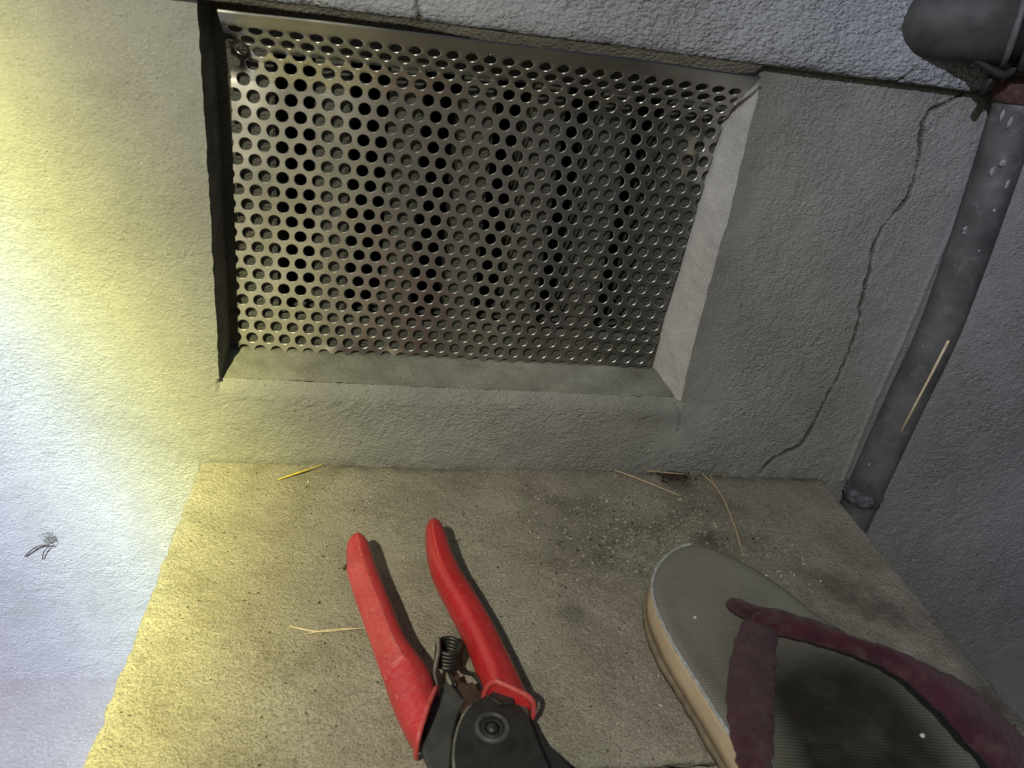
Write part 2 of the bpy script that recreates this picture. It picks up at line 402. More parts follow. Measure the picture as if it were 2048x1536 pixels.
pb = block('path', -.0, .47, -.2318, -.95, -.199, .004, 3, .004, .0024, MAT_STEP)
tag(pb, 'rough concrete path slab in front of the step behind a narrow gap', kind='structure')

# ------------------------------------------------------------------ foundation wall with vent recess
ZB = .0614
edgeR = ony([(1354, 810), (1361, 801), (1384, 697), (1411, 598), (1440, 487), (1455, 444), (1481, 330), (1498, 257), (1515, 194), (1519, 136)], 0)
edgeL = ony([(440, 757), (437.4, 752), (432, 618), (423.7, 495), (419.6, 400), (416.5, 338), (408.6, 221), (395, 13)], 0)
xr = lambda z: np.interp(z, [p.z for p in edgeR], [p.x for p in edgeR])
xl = lambda z: np.interp(z, [p.z for p in edgeL], [p.x for p in edgeL])
XA, XB = float(xl(ZB)), float(xr(ZB))
ZTOP = .290
CRACK = [(p.x, p.z) for p in ony([(1925, 188), (1895, 205), (1860, 222), (1846, 245), (1841, 285), (1840, 330), (1828, 362), (1815, 395), (1792, 425), (1764, 455),
         (1748, 500), (1737, 550), (1728, 590), (1719, 640), (1700, 690), (1688, 725), (1672, 765), (1655, 790), (1640, 825), (1622, 858), (1603, 890), (1575, 905), (1545, 918), (1524, 942)], 0)]
CRACK2 = [(p.x, p.z) for p in ony([(1353, 810), (1359, 826), (1361, 840), (1357, 862)], 0)]
BEAD = [(p.x, p.z) for p in ony([(1935, 395), (1880, 510), (1817, 656), (1758, 782), (1708, 902), (1685, 958)], 0)]
def seg(a, b, d): return np.linspace(a, b, max(2, int(round((b-a)/d))+1))
xs = np.concatenate([[-3, -2, -1.2, -.7, -.45, -.3, -.22], seg(-.17, XA-.03, .0014), seg(XA-.0286, XA, .0011), seg(XA+.0011, XB, .00135)[:-1], seg(XB, .335, .0011), seg(.3358, .465, .0008)[1:], seg(.4662, .70, .0014), [.75, .85, 1.0, 1.4, 2, 3]])
zs = np.concatenate([seg(-.205, ZB-.02, .0013), seg(ZB-.019, ZB, .0008), seg(ZB+.0013, ZTOP, .0013)])
ixa = int(np.argmin(abs(xs-XA))); ixb = int(np.argmin(abs(xs-XB))); izb = int(np.argmin(abs(zs-ZB)))
X0, Z0 = np.meshgrid(xs, zs)
wR = np.exp(-np.clip(abs(X0-XB), 0, 1)/.03); wL = np.exp(-np.clip(abs(X0-XA), 0, 1)/.03)
zz = np.clip(Z0, ZB, .28)
X = X0 + wR*(xr(zz)-XB) + wL*(xl(zz)-XA)
Z = Z0.copy()
# ragged arrises
rag = fbm(Z0, X0, .006, 2, 3)
X += .0010*rag*np.exp(-abs(X0-XB)/.002)*(Z0 > ZB-.004) + .0006*rag*np.exp(-abs(X0-XA)/.002)*(Z0 > ZB-.004)
roughw = np.full_like(X, .8)
roughw -= .55*np.exp(-(np.clip(X-xr(zz), 0, 1)/.022)**2)*(X > XB-.01)*(Z0 > .02)
roughw -= .5*sstep(.15, .26, Z0)*(X < .03)
roughw -= .4*np.exp(-((X0-XB)/.03)**2-((Z0-.045)/.02)**2)
bx = np.interp(Z0, [p[1] for p in BEAD][::-1], [p[0] for p in BEAD][::-1])
roughw -= .5*np.exp(-((X-bx-.02)/.035)**2)
roughw += .35*fbm(X, Z, .05, 4)
roughw *= .55+.45*sstep(-.02, .10, X)
roughw = np.clip(roughw, .05, 1.1)
Y = -(.0011*fbm(X, Z, .09, 0, 3) + roughw*(.00050*fbm(X, Z, .0075, 1, 3) + .00045*fbm(X, Z, .0034, 3, 2) + .00030*rng.randn(*X.shape).clip(-1.8, 1.8)))
dirt_shade = .10*np.clip(fbm(X, Z, .07, 2), 0, 1)
dirt_shade += .45*np.exp(-np.clip(Z0-.0, 0, 1)/.004)*(X0 > .0)*(X0 < .45)*(.7+.8*fbm(X, Z, .015, 5))
dirt_shade += .25*np.exp(-np.clip(.277-Z0, 0, 1)/.010)*(X0 > .30)*(.9+.5*fbm(X, Z, .02, 1))  # overhang's shadow darkened into the wall colour below the ledge
dirt_shade += .30*np.exp(-(np.clip(X-xr(zz), 0, 1)/.014)**2)*(X0 >= XB)*(Z0 > .06)*(.8+.6*fbm(X, Z, .02, 3))
dirt_shade += .25*np.exp(-((X0-XB+.012)/.022)**2-((Z0-.047)/.008)**2)
jx = X + .0007*vnoise(X, Z, .006, 1)+.0010*vnoise(X, Z, .014, 3); jz = Z + .0007*vnoise(X, Z, .006, 4)
box = (X > .30) & (X < .52) & (Z > -.02) & (Z < .29)
dc = np.full_like(X, 9.); dc[box] = poly_dist(jx[box], jz[box], CRACK)
cw = .00110*(.75+.35*vnoise(X, Z, .02, 2)+.35*vnoise(X, Z, .004, 5))
g = np.exp(-(dc/cw)**2)
d2 = np.full_like(X, 9.); d2[box] = poly_dist(jx[box], jz[box], CRACK2)
g2 = np.exp(-(d2/.0007)**2)*.8
Y += .0036*g + .0015*g2
Y += -.0003*np.exp(-(dc/.006)**2)*(X > np.interp(Z, [c[1] for c in CRACK][::-1], [c[0] for c in CRACK][::-1]))
dirt_shade = np.maximum(dirt_shade, np.maximum(.97*np.exp(-(dc/(cw*1.5))**4), .6*g2))
db = np.full_like(X, 9.); bb = (X > .44) & (X < .56) & (Z > -.05); db[bb] = poly_dist(X[bb], Z[bb], BEAD)
Y -= .0016*np.exp(-(db/.0011)**2)
# rounded sill arris
inop = (X0 > XA-.002) & (X0 < XB+.002)
Y += np.where(inop, .0050*np.clip(1-(ZB-Z0)/.012, 0, 1)**2*(Z0 <= ZB), 0)
mask = np.ones((len(zs)-1, len(xs)-1), bool); mask[izb:, ixa:ixb] = False
wall = empty('foundation_wall', (.2, 0, -.197))
tag(wall, 'rough grey plastered foundation wall with a vent opening and a long crack', 'wall')
face = link('wall_face', grid('wall_face', np.stack([X, Y, Z], -1), mask, {'rough': roughw, 'dirt_shade': np.clip(dirt_shade, 0, .95)}), MAT_WALL, wall)

# reveals and sill of the recess
inR = ony([(1300, 725), (1320, 639), (1350, 548), (1369, 478), (1393, 374), (1421, 293), (1439.6, 226), (1460, 184), (1489, 142)], .0265)
inL = ony([(482, 708), (480, 640), (478, 548), (476, 455), (474, 330), (470, 200), (462, 140), (440, 40)], .0265)
YD = .042
zr = np.linspace(ZB, ZTOP, 180); t = np.linspace(0, 1, 24)
def reveal(name, xo, xi, seed, mat, sgn):
    T, ZZ = np.meshgrid(t, zr)
    XX = xo(np.clip(ZZ, ZB, .28))*(1-T)+xi(ZZ)*T; YY = T*YD
    n = fbm(YY*1.0, ZZ, .012, seed, 4)
    XX = XX + sgn*.0008*n*np.sin(np.clip(T, 0, 1)*math.pi)**.5 + (.0007*fbm(ZZ, XX, .006, 2, 3))*(1-T)
    dr = np.clip(.2*fbm(YY, ZZ, .02, seed+1), 0, 1)+.35*sstep(.8, .64, T)*0
    P = np.stack([XX, YY, ZZ], -1); P[:, 0, 1] = -.0005
    return link(name, grid(name, P, attrs={'rough': .45+.3*n, 'dirt_shade': dr if sgn < 0 else np.clip(.55+.3*n, 0, .9)}), mat, wall)  # left reveal: its shade is painted in as a darker colour
fR = lambda z: np.interp(z, [p.z for p in inR], [p.x for p in inR]) + (YD-.0265)*.1*0
fL = lambda z: np.interp(z, [p.z for p in inL], [p.x for p in inL])*0 + xl(np.clip(z, ZB, .28)) + .0030
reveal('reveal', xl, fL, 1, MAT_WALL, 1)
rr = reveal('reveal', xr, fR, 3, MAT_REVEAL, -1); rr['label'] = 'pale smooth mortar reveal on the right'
xs2 = np.linspace(0, 1, 260); T, U = np.meshgrid(np.linspace(0, 1, 26), xs2)
za_in = .0712
zi = ZB + (za_in-ZB)*np.clip(T*YD/.0265, 0, 1.05)
XXl = xl(np.clip(zi, ZB, .2))-.002; XXr = np.maximum(fR(zi), xr(np.clip(zi, ZB, .2)))+.002
XX = XXl*(1-U)+XXr*U; YY = .0050*(1-T)**3 + T*YD
nn = fbm(XX, YY, .022, 2, 4)
ZZ = zi + .0011*nn*np.sin(np.pi*np.clip(T*.9+.05, 0, 1))+.0005*fbm(XX, YY, .005, 3, 3)
dr = np.clip(.18+.55*fbm(XX, YY*1.6, .03, 4), 0, .7)
link('sill', grid('sill', np.stack([XX, YY, ZZ], -1), attrs={'rough': .35+.4*nn, 'dirt_shade': dr}, flip=True), MAT_SILL, wall)

# ------------------------------------------------------------------ upper wall overhanging the foundation
ux = np.concatenate([[-3, -1.5, -.6, -.2], seg(-.06, .75, .0013), [.9, 1.4, 3]])
ZL = .2790
uz = np.concatenate([seg(ZL, .365, .0012), [.40, .6, 1.0, 1.6, 2.4]])
X, Z = np.meshgrid(ux, uz)
JT = [(p.x, p.z) for p in ony([(845, 60), (838, 30), (836, 18), (826, -60)], -.006)]
joint = np.full_like(X, 9.); b = (X > .08) & (X < .18) & (Z < .42); joint[b] = poly_dist(X[b]+.0004*vnoise(X[b], Z[b], .004, 1), Z[b], JT)
gj = np.exp(-(joint/.0010)**2)
n1 = fbm(X, Z, .0055, 2, 3); n2 = fbm(X, Z, .08, 4, 2)
edge = np.exp(-(Z-ZL)/.0025)
rw = np.clip(.75+.4*fbm(X, Z, .04, 5)+.25*(X > .2), .2, 1.2)
Y = -.0055 - .0008*n2 - rw*(.0007*n1+.0004*vnoise(X, Z, .0024, 1)+.00028*rng.randn(*X.shape).clip(-1.8, 1.8)) + edge*.0022 + .003*gj
Zd = Z + edge*.0011*fbm(X, Z, .012, 1, 3)
dr = np.clip(.12*np.clip(n2, 0, 1)+.5*edge*(.7+.5*vnoise(X, Z, .02, 2))+.9*gj, 0, .95)
# pipe patch mortar and short crack by the elbow
top = empty('upper_wall', (.2, -.02, ZL))
tag(top, 'bluish grey stucco wall band overhanging the perforated vent sheet', 'wall')
c3 = np.full_like(X, 9.); C3 = [(p.x, p.z) for p in ony([(1800, 166), (1815, 152), (1838, 134)], -.006)]
b = (X > .3) & (X < .45); c3[b] = poly_dist(X[b], Z[b], C3); g3 = np.exp(-(c3/.0009)**2)
Y += .002*g3; dr = np.maximum(dr, .7*g3)
link('stucco_face', grid('stucco_face', np.stack([X, Y, Zd], -1), attrs={'rough': rw, 'dirt_shade': dr}), MAT_UPPER, top)
# underside and the recessed mortar lip
lx = seg(-.4, .75, .0016); n = len(lx)
a1 = .00055*fbm(lx, lx*0, .012, 1, 3); a2 = .0009*fbm(lx, lx*0+.3, .018, 2, 3)
def strip(rows):
    return np.stack([np.stack([lx, r[0]+0*lx, r[1]+0*lx], -1) for r in rows])
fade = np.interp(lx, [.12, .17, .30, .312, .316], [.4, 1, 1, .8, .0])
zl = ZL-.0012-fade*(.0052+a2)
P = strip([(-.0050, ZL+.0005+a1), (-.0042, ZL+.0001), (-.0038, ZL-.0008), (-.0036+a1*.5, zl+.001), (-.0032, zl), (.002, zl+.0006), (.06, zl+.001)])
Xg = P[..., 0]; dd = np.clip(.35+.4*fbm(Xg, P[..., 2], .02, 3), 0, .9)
link('drip_lip', grid('drip_lip', P, attrs={'rough': np.full_like(Xg, .9), 'dirt_shade': dd}, flip=True), MAT_LIP, top)

# ------------------------------------------------------------------ slotted concrete vent block behind the sheet
vb = empty('vent_grille', (.165, .04, .06))
tag(vb, 'slotted concrete vent grille seen dark through the perforated sheet', 'vent')
GY = .0306; GZ0, GZ1 = .0965, .252
def rough_box(name, x0, x1, z0, z1, y0, y1, seed, parent, mat):
    nx = max(3, int((x1-x0)/.0025)); nz = max(3, int((z1-z0)/.0025)); nd = 8
    dep = np.linspace(y1, y0, nd)[:-1]
    ex = np.array([x0]*(nd-1)+list(np.linspace(x0, x1, nx))+[x1]*(nd-1)); dx_ = np.array(list(dep)+[y0]*nx+list(dep[::-1]))
    ez = np.array([z0]*(nd-1)+list(np.linspace(z0, z1, nz))+[z1]*(nd-1)); dz_ = np.array(list(dep)+[y0]*nz+list(dep[::-1]))
    X, Z = np.meshgrid(ex, ez); D1, D2 = np.meshgrid(dx_, dz_); Y = np.maximum(D1, D2)
    nse = fbm(X, Z+Y, .012, seed, 3)
    return link(name, grid(name, np.stack([X+.0004*nse, Y+.0004*nse+SK*(Z-.07), Z+.0004*nse], -1), attrs={'rough': .8+.2*nse, 'dirt_shade': np.clip(.25*nse, 0, 1)}), mat, parent)
SK = -.0237
gap0, pitch, gw = .0490, .0416, .0215
edges = [-.01]
for k in range(6): edges += [gap0+k*pitch, gap0+k*pitch+gw]
edges.append(.345)
for k in range(7):
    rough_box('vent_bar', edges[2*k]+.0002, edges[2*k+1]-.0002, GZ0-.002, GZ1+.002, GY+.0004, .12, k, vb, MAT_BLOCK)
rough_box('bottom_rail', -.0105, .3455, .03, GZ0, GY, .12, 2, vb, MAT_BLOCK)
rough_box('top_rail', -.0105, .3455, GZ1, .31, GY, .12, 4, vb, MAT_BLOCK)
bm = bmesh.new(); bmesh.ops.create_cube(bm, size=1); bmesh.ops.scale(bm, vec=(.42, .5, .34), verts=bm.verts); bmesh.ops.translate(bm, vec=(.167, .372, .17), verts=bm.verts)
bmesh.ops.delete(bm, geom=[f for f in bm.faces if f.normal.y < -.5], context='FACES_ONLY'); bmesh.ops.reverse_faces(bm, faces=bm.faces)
link('cavity', from_bm('cavity', bm, False), MAT_DARK, vb)  # box coloured near black to stand for unlit depth behind the slots

# ------------------------------------------------------------------ perforated sheet
SX0, SZ0, SP, STH, SR0, SK = .0326, .1676, .0101, -.0046, .0271, -.0237
RP = SP*math.sqrt(3)/2; HR = .00345
def ring_cell(c, hole):
    n = 24; out = []
    ap = SP/2
    for k in range(n):
        a = 2*math.pi*k/n+math.pi/n*0
        d = ap/math.cos(((a+math.pi/6) % (math.pi/3))-math.pi/6) if False else ap/math.cos((a % (math.pi/3))-math.pi/6 if False else ((a+math.pi/6) % (math.pi/3))-math.pi/6)
        out.append((c[0]+d*math.cos(a), c[1]+d*math.sin(a), c[0]+HR*math.cos(a), c[1]+HR*math.sin(a)))
    return out
bm = bmesh.new()
for row in range(-16, 14):
    for c in range(-3, 31):
        u = (c+(.5 if row % 2 else 0))*SP; v = -row*RP
        hole = row >= -12
        cell = ring_cell((u, v), hole)
        o = [bm.verts.new((a, b, 0)) for a, b, _, _ in cell]; n = len(o)
        if hole:
            i_ = [bm.verts.new((u+(a-u)*1.10, v+(b-v)*1.10, 0)) for _, _, a, b in cell]
            j_ = [bm.verts.new((a, b, .00034)) for _, _, a, b in cell]
            for k in range(n):
                bm.faces.new((o[k], o[(k+1) % n], i_[(k+1) % n], i_[k])); bm.faces.new((i_[k], i_[(k+1) % n], j_[(k+1) % n], j_[k])).material_index = 1
        else:
            m_ = [bm.verts.new((u+(a-u)*.5, v+(b-v)*.5, 0)) for a, b, _, _ in cell]; cc = bm.verts.new((u, v, 0))
            for k in range(n):
                bm.faces.new((o[k], o[(k+1) % n], m_[(k+1) % n], m_[k])); bm.faces.new((m_[k], m_[(k+1) % n], cc))
bmesh.ops.remove_doubles(bm, verts=bm.verts[:], dist=.00012)
V8 = 8*RP
prof = [(0, .0231, .2375), (RP, .0204, .2459), (2*RP, .0158, .2531), (3*RP, .0091, .2588), (4*RP, .0024, .2643)]
dyz = Vector((-.0067, .0055)).normalized()
prof += [(4*RP+.006, .0024+dyz.x*.006, .2643+dyz.y*.006), (4*RP+.0135, .0024+dyz.x*.0135, .2643+dyz.y*.0135), (4*RP+.04, .0024+dyz.x*.04, .2643+dyz.y*.04)]
VTOP = V8+4*RP+.0130
def bis(co, no):
    g = bm.verts[:]+bm.edges[:]+bm.faces[:]
    bmesh.ops.bisect_plane(bm, geom=g, dist=1e-6, plane_co=co, plane_no=no, clear_outer=True)
bis((0, VTOP, 0), (-.008, 1, 0)); bis((-.0074, 0, 0), (-1, .012, 0)); bis((.2785, V8, 0), (1, -.043, 0)); bis((0, -11.32*RP, 0), (-.006, -1, 0))
bm2 = bm; vs = np.array([v.co[:] for v in bm2.verts])
u, v = vs[:, 0], vs[:, 1]
s = np.clip(v-V8, 0, None)
pY = np.interp(s, [p[0] for p in prof], [p[1] for p in prof]); pZ = np.interp(s, [p[0] for p in prof], [p[2] for p in prof])
cs, sn = math.cos(STH), math.sin(STH)
up = cs*u-sn*v; vp = sn*u+cs*v; kk = 1/math.sqrt(1+SK*SK)
Yp = SR0+SK*(SZ0-.07)+SK*kk*vp; Zp = SZ0+kk*vp
bend = v > V8
yj = Yp.copy(); zj = Zp.copy()
base_v = sn*u+cs*V8; bY = SR0+SK*(SZ0-.07)+SK*kk*base_v; bZ = SZ0+kk*base_v
yj[bend] = (bY+(pY-.0231))[bend]; zj[bend] = (bZ+(pZ-.2375))[bend]
xw = SX0+up
# hand-bent waviness and the creased top-left corner
yj += .0011*vnoise(xw, zj*.22, .042, 1)+.0005*vnoise(xw, zj, .06, 4)+.0006*vnoise(xw, zj, .03, 3)*sstep(.05, .0, np.minimum(xw-.024, .31-xw))
cr_ = np.clip(1-(xw-.024)/.014, 0, 1)*np.exp(-((zj-.251)/.008)**2); yj += .010*cr_
yj += -.0022*np.exp(-((xw-.300)/.006)**2-((zj-.222)/.016)**2)
yj += .0016*np.exp(-((xw-.115)/.010)**2-((zj-.076)/.006)**2) - .0012*np.exp(-((xw-.085)/.008)**2-((zj-.073)/.005)**2)
zj += np.where(s > 4.3*RP, .0011*vnoise(xw, xw*0, .07, 2), 0)
for vert, a, b_, c_, w_ in zip(bm2.verts, xw, yj, zj, vs[:, 2]): vert.co = (a, b_+w_, c_)
bmesh.ops.recalc_face_normals(bm2, faces=bm2.faces[:])
fs = bm2.faces[:]
if sum(f.normal.y for f in fs) > 0: bmesh.ops.reverse_faces(bm2, faces=fs)
sheet = link('perforated_sheet', from_bm('perforated_sheet', bm2), MAT_SHEET)
sheet.data.materials.append(MAT_RIM)
md = sheet.modifiers.new('thick', 'SOLIDIFY'); md.thickness = .0011; md.offset = -1; md.use_even_offset = False
me_ = sheet.modifiers.new('crisp', 'EDGE_SPLIT'); me_.split_angle = math.radians(32)
tag(sheet, 'bent perforated metal sheet covering the vent opening in the wall', 'metal sheet')

# ------------------------------------------------------------------ drain pipe
PY = -.017
ax_ = [at(2040, 190, 1, PY), at(1972, 400, 1, PY), at(1881, 653, 1, PY), at(1812, 800, 1, PY), at(1746, 945, 1, PY+.001), at(1728, 985, 1, PY+.002)]
foot = [Vector((max(ax_[-1].x+(ax_[-1].x-ax_[-3].x)/(ax_[-3].z-ax_[-1].z)*d_, .4665), PY+.002, ax_[-1].z-d_)) for d_ in (.02, .05, .10, .19)]
pipe = empty('drain_pipe', ax_[-1])
tag(pipe, 'dark grey painted drain pipe running down the wall right of the crack', 'pipe')
rad = .0128
tube('pipe_body', catmull(ax_+foot, 8), rad, MAT_PIPE, pipe, 28)
dirp = (ax_[0]-ax_[1]).normalized()
bp_ = [ax_[0]-dirp*.004, ax_[0]-dirp*.003, ax_[0]+dirp*.006, ax_[0]+dirp*.010]
tube('rusty_band', bp_, [rad+.0003, rad+.0014, rad+.0014, rad+.0006], MAT_RUST, pipe, 28)['label'] = 'rusty red band at the top of the pipe'
tube('upper_pipe', [ax_[0]+dirp*.010, ax_[0]+dirp*.20], rad*.97, MAT_ELBOW, pipe, 24)
# lumpy mortar collar at the foot
bm = bmesh.new(); bmesh.ops.create_icosphere(bm, subdivisions=5, radius=1)
vv = np.array([v.co[:] for v in bm.verts]); c0 = (ax_[-1]+ax_[-2])/2
nn = 1+.10*fbm(vv[:, 0]+vv[:, 2]*.7, vv[:, 1]-vv[:, 2]*.4, .5, 1, 4)+.05*vnoise(vv[:, 0]-vv[:, 2], vv[:, 1]+vv[:, 2], .16, 3)
for vert, q, k in zip(bm.verts, vv, nn): vert.co = Vector((q[0]*.0140*k, q[1]*.0143*k, q[2]*.0120*k))+c0+Vector((-.001, 0, -.010))
link('mortar_collar', from_bm('mortar_collar', bm), MAT_COLLAR, pipe)
for (px, py, a, b_) in [(1998, 232, .0016, .0035), (2024, 246, .0014, .0035), (1990, 345, .0022, .003), (2010, 368, .0012, .003), (2006, 326, .0024, .0022), (1916, 460, .002, .0016), (1930, 470, .0014, .0012),
                        (1743, 938, .0011, .0016), (1760, 934, .0008, .001), (1985, 420, .001, .0012), (1955, 500, .0008, .001), (1850, 700, .0007, .0009)]:
    p = at(px, py, 1, PY-rad*.86); q0 = np.array([[a_.x, a_.y, a_.z] for a_ in ax_])
    xc = np.interp(p.z, q0[::-1, 2], q0[::-1, 0]); dx_ = np.clip((p.x-xc)/rad, -.9, .9); p = Vector((xc+dx_*rad, PY-rad*math.sqrt(1-dx_*dx_), p.z))
    bm = bmesh.new(); r = bmesh.ops.create_icosphere(bm, subdivisions=2, radius=1)['verts']
    for v_ in r:
        k = 1+.25*math.sin(v_.co.x*5+px)*math.cos(v_.co.z*4+py); v_.co = Vector((v_.co.x*a*k, v_.co.y*.0006, v_.co.z*b_*k))+p
    link('paint_drip', from_bm('paint_drip', bm), MAT_PAINT, pipe)

# ------------------------------------------------------------------ pipe stub with socket rim sticking out of the upper wall
e0 = at(1850, 40, 1, .002); e1 = at(2042, 52, 1, -.026); e2 = e1+(e1-e0).normalized()*.05
el = empty('wall_pipe', e0); tag(el, 'fat dark pipe stub leaving the upper wall in the top right corner', 'pipe')
dire = (e1-e0).normalized(); L_ = (e1-e0).length; ra = .0205
rings = []
prof_ = [(-.014, .60), (-.011, .76), (-.008, .85), (-.004, .91), (0, .95), (.005, .98), (.010, .995), (.016, 1.0), (L_*.5, 1.0), (L_-.004, 1.0)]
tube('stub_body', [e0+dire*a for a, _ in prof_], [ra*b_ for _, b_ in prof_], MAT_ELBOW, el, 40)
tube('socket_rim', [e1-dire*.0045, e1-dire*.004, e1-dire*.0015, e1-dire*.001], [ra*.98, ra*1.035, ra*1.035, ra*.98], MAT_PIPE, el, 40)
tube('joint_gap', [e1-dire*.002, e1+dire*.005], ra*.90, MAT_DARK, el, 32)
tube('socket', [e1+dire*.004, e1+dire*.005, e1+dire*.04, e2], [ra*1.0, ra*1.08, ra*1.08, ra*1.08], MAT_ELBOW, el, 40)
# clip hanging below the joint
k0 = e1+Vector((-.004, -.002, -ra*1.02))
bm = bmesh.new(); tube_bm(bm, catmull([k0+Vector((-.012, .006, .002)), k0+Vector((-.004, .002, -.002)), k0+Vector((.004, 0, -.0035)), k0+Vector((.009, 0, .000))], 5), .0024, 10)
tube_bm(bm, [k0+Vector((.001, .004, -.002)), k0+Vector((.001, .008, -.016))], .0022, 10)
link('bracket', from_bm('bracket', bm), MAT_BLACK, el)

# ------------------------------------------------------------------ pruning shears
sh = empty('pruning_shears', at(985, 1455, 2, 0)); tag(sh, 'open red handled pruning shears lying on the concrete step', 'pruning shears')
RINGP = [(.10, 0.), (.02, .20), (0., .50), (.06, .80), ('r-', .97), ('r+', .97), (.86, .84), (1., .52), (.97, .2), (.88, 0.), (.5, -.02)]
def handle(stations, name, n_interp=5):
    """stations: left px, right px, height, lift, ridge position"""
    raw = []
    for (lx_, ly_), (rx_, ry_), H, z0, rg in stations:
        raw.append((at(lx_, ly_, 2, z0+H*.45), at(rx_, ry_, 2, z0+H*.45), H, z0, rg))
    Ls = catmull([r[0] for r in raw], n_interp); Rs = catmull([r[1] for r in raw], n_interp)
    par = catmull([Vector((r[2], r[3], r[4])) for r in raw], n_interp)
    rings = []
    for L, R_, pr in zip(Ls, Rs, par):
        H, z0, rg = pr; ring = []
        for s_, h in RINGP:
            s2 = rg-.04 if s_ == 'r-' else rg+.04 if s_ == 'r+' else s_
            p = L+(R_-L)*s2; ring.append(Vector((p.x, p.y, z0+h*H)))
        rings.append(ring)
    bm = bmesh.new(); loft_bm(bm, rings)
    o = link(name, from_bm(name, bm), MAT_RED, sh)
    md = o.modifiers.new('sub', 'SUBSURF'); md.levels = 1; md.render_levels = 1
    return o, rings
hl = [((708, 1079), (722, 1076), .008, .012, .5), ((696, 1087), (731, 1081), .013, .010, .5), ((692, 1103), (742, 1098), .015, .009, .5), ((695, 1140), (756, 1142), .016, .008, .52), ((708, 1185), (773, 1185), .017, .007, .53),
      ((722, 1225), (788, 1222), .018, .006, .54), ((737, 1268), (802, 1258), .018, .006, .54), ((751, 1308), (818, 1292), .019, .005, .52), ((764, 1345), (842, 1322), .020, .004, .50),
      ((777, 1385), (861, 1350), .022, .002, .48), ((793, 1425), (868, 1366), .022, .002, .46), ((812, 1465), (871, 1378), .021, .002, .45), ((833, 1500), (873, 1388), .020, .002, .45)]
h1, rg1 = handle(hl, 'handle'); h1.data.materials[0] = MAT_RED_DUSTY
hr = [((860, 1049), (872, 1047), .008, .013, .4), ((852, 1056), (884, 1053), .013, .011, .38), ((850, 1072), (893, 1073), .015, .010, .34), ((853, 1105), (905, 1108), .016, .009, .30), ((863, 1146), (923, 1146), .017, .008, .28),
      ((884, 1190), (948, 1186), .017, .008, .28), ((906, 1231), (972, 1226), .018, .006, .29), ((927, 1272), (994, 1264), .018, .005, .30), ((944, 1314), (1013, 1304), .019, .004, .30),
      ((957, 1352), (1034, 1348), .021, .002, .28), ((966, 1382), (1054, 1392), .022, .002, .25), ((969, 1392), (1066, 1425), .022, .002, .22)]
h2, rg2 = handle(hr, 'handle')
def lip(rings, r, keep=range(0, 10)):
    pts = [rings[-1][k] for k in keep]; c = sum(pts, Vector())/len(pts)
    pts = [c+(p-c)*1.02 for p in pts]
    return tube('guard_lip', catmull(pts, 4), r, MAT_RED_WORN, sh, 10)
lip(rg1, .0011); lip(rg2, .0013)
# ribbed grip panel on the outer facet of the left handle
pan = []; nst = len(rg1)
i0, i1 = int(nst*.24), int(nst*.72)
nrib = 42; cols_ = 5
for j in range(nrib*6+1):
    f = i0+(i1-i0)*j/(nrib*6); k = int(min(f, nst-2)); fr = f-k
    row = []
    for c in range(cols_):
        # across the facet, from the outer flank to the ridge; ribs run slanted
        s_ = c/(cols_-1); A = rg1[k][2].lerp(rg1[k+1][2], fr); B = rg1[k][3].lerp(rg1[k+1][3], fr); C_ = rg1[k][4].lerp(rg1[k+1][4], fr)
        p = A.lerp(B, min(1, s_*2)) if s_ < .5 else B.lerp(C_, (s_-.5)*2)
        nrm = Vector((-.75, 0, .66)) if s_ < .5 else Vector((-.35, 0, .94))
        ph = (j/6+s_*1.6) % 1.0
        row.append(p+nrm*(-.0001+.0014*(.5+.5*math.sin(2*math.pi*ph))-.0012*max(0, 1-min(j, nrib*6-j)/14)))
    pan.append(row)
P = np.array([[q[:] for q in r] for r in pan])
link('grip_panel', grid('grip_panel', P, attrs={'rough': np.zeros(P.shape[:2])}), MAT_RED_WORN, sh)
# steel parts
def plate(name, px, z0, z1, mat, extra=(), bev=.0006):
    pts = onz(px, z1)+[Vector((a, b, z1)) for a, b in extra]
    bm = bmesh.new(); slab_bm(bm, pts, z0, z1, bev); return link(name, from_bm(name, bm, False), mat, sh)
pc = at(985, 1455, 2, .015)
plate('tang', [(862, 1400), (874, 1386), (893, 1360), (911, 1379), (930, 1401), (915, 1430), (905, 1470), (900, 1536), (905, 1585), (880, 1570), (858, 1530), (845, 1500), (850, 1450)], .006, .0105, MAT_GREYSTEEL)
plate('tang', [(972, 1386), (985, 1378), (1010, 1376), (1042, 1392), (1058, 1420), (1062, 1445), (1040, 1470), (990, 1440), (972, 1405)], .0085, .0135, MAT_GREYSTEEL)
# hooked counter blade under, broad cutting blade on top, both running on below the picture
hook = [(1030, 1400), (1060, 1425), (1076, 1462), (1092, 1490), (1118, 1512), (1152, 1545), (1175, 1600), (1160, 1680), (1110, 1760), (1130, 1690), (1128, 1640), (1090, 1600), (1040, 1590), (1000, 1540), (985, 1470)]
plate('hook_blade', hook, .0035, .0088, MAT_BLACK)
disc = [(907, 1560), (903, 1520), (905, 1487), (913, 1452), (928, 1420), (950, 1402), (978, 1393), (1008, 1395), (1036, 1407), (1056, 1428), (1067, 1455), (1080, 1490), (1098, 1530), (1105, 1580), (1090, 1640), (1050, 1700), (990, 1745), (940, 1700), (915, 1630)]
plate('cutting_blade', disc, .0110, .0150, MAT_BLACK, bev=.0009)
arc = onz([(912, 1560), (907.5, 1520), (909, 1487), (917, 1453), (931, 1424), (945, 1409)], .0149)
tube('bevel_edge', catmull(arc, 5), [.0002]+[.00075]*24+[.0002], MAT_EDGE, sh, 8)
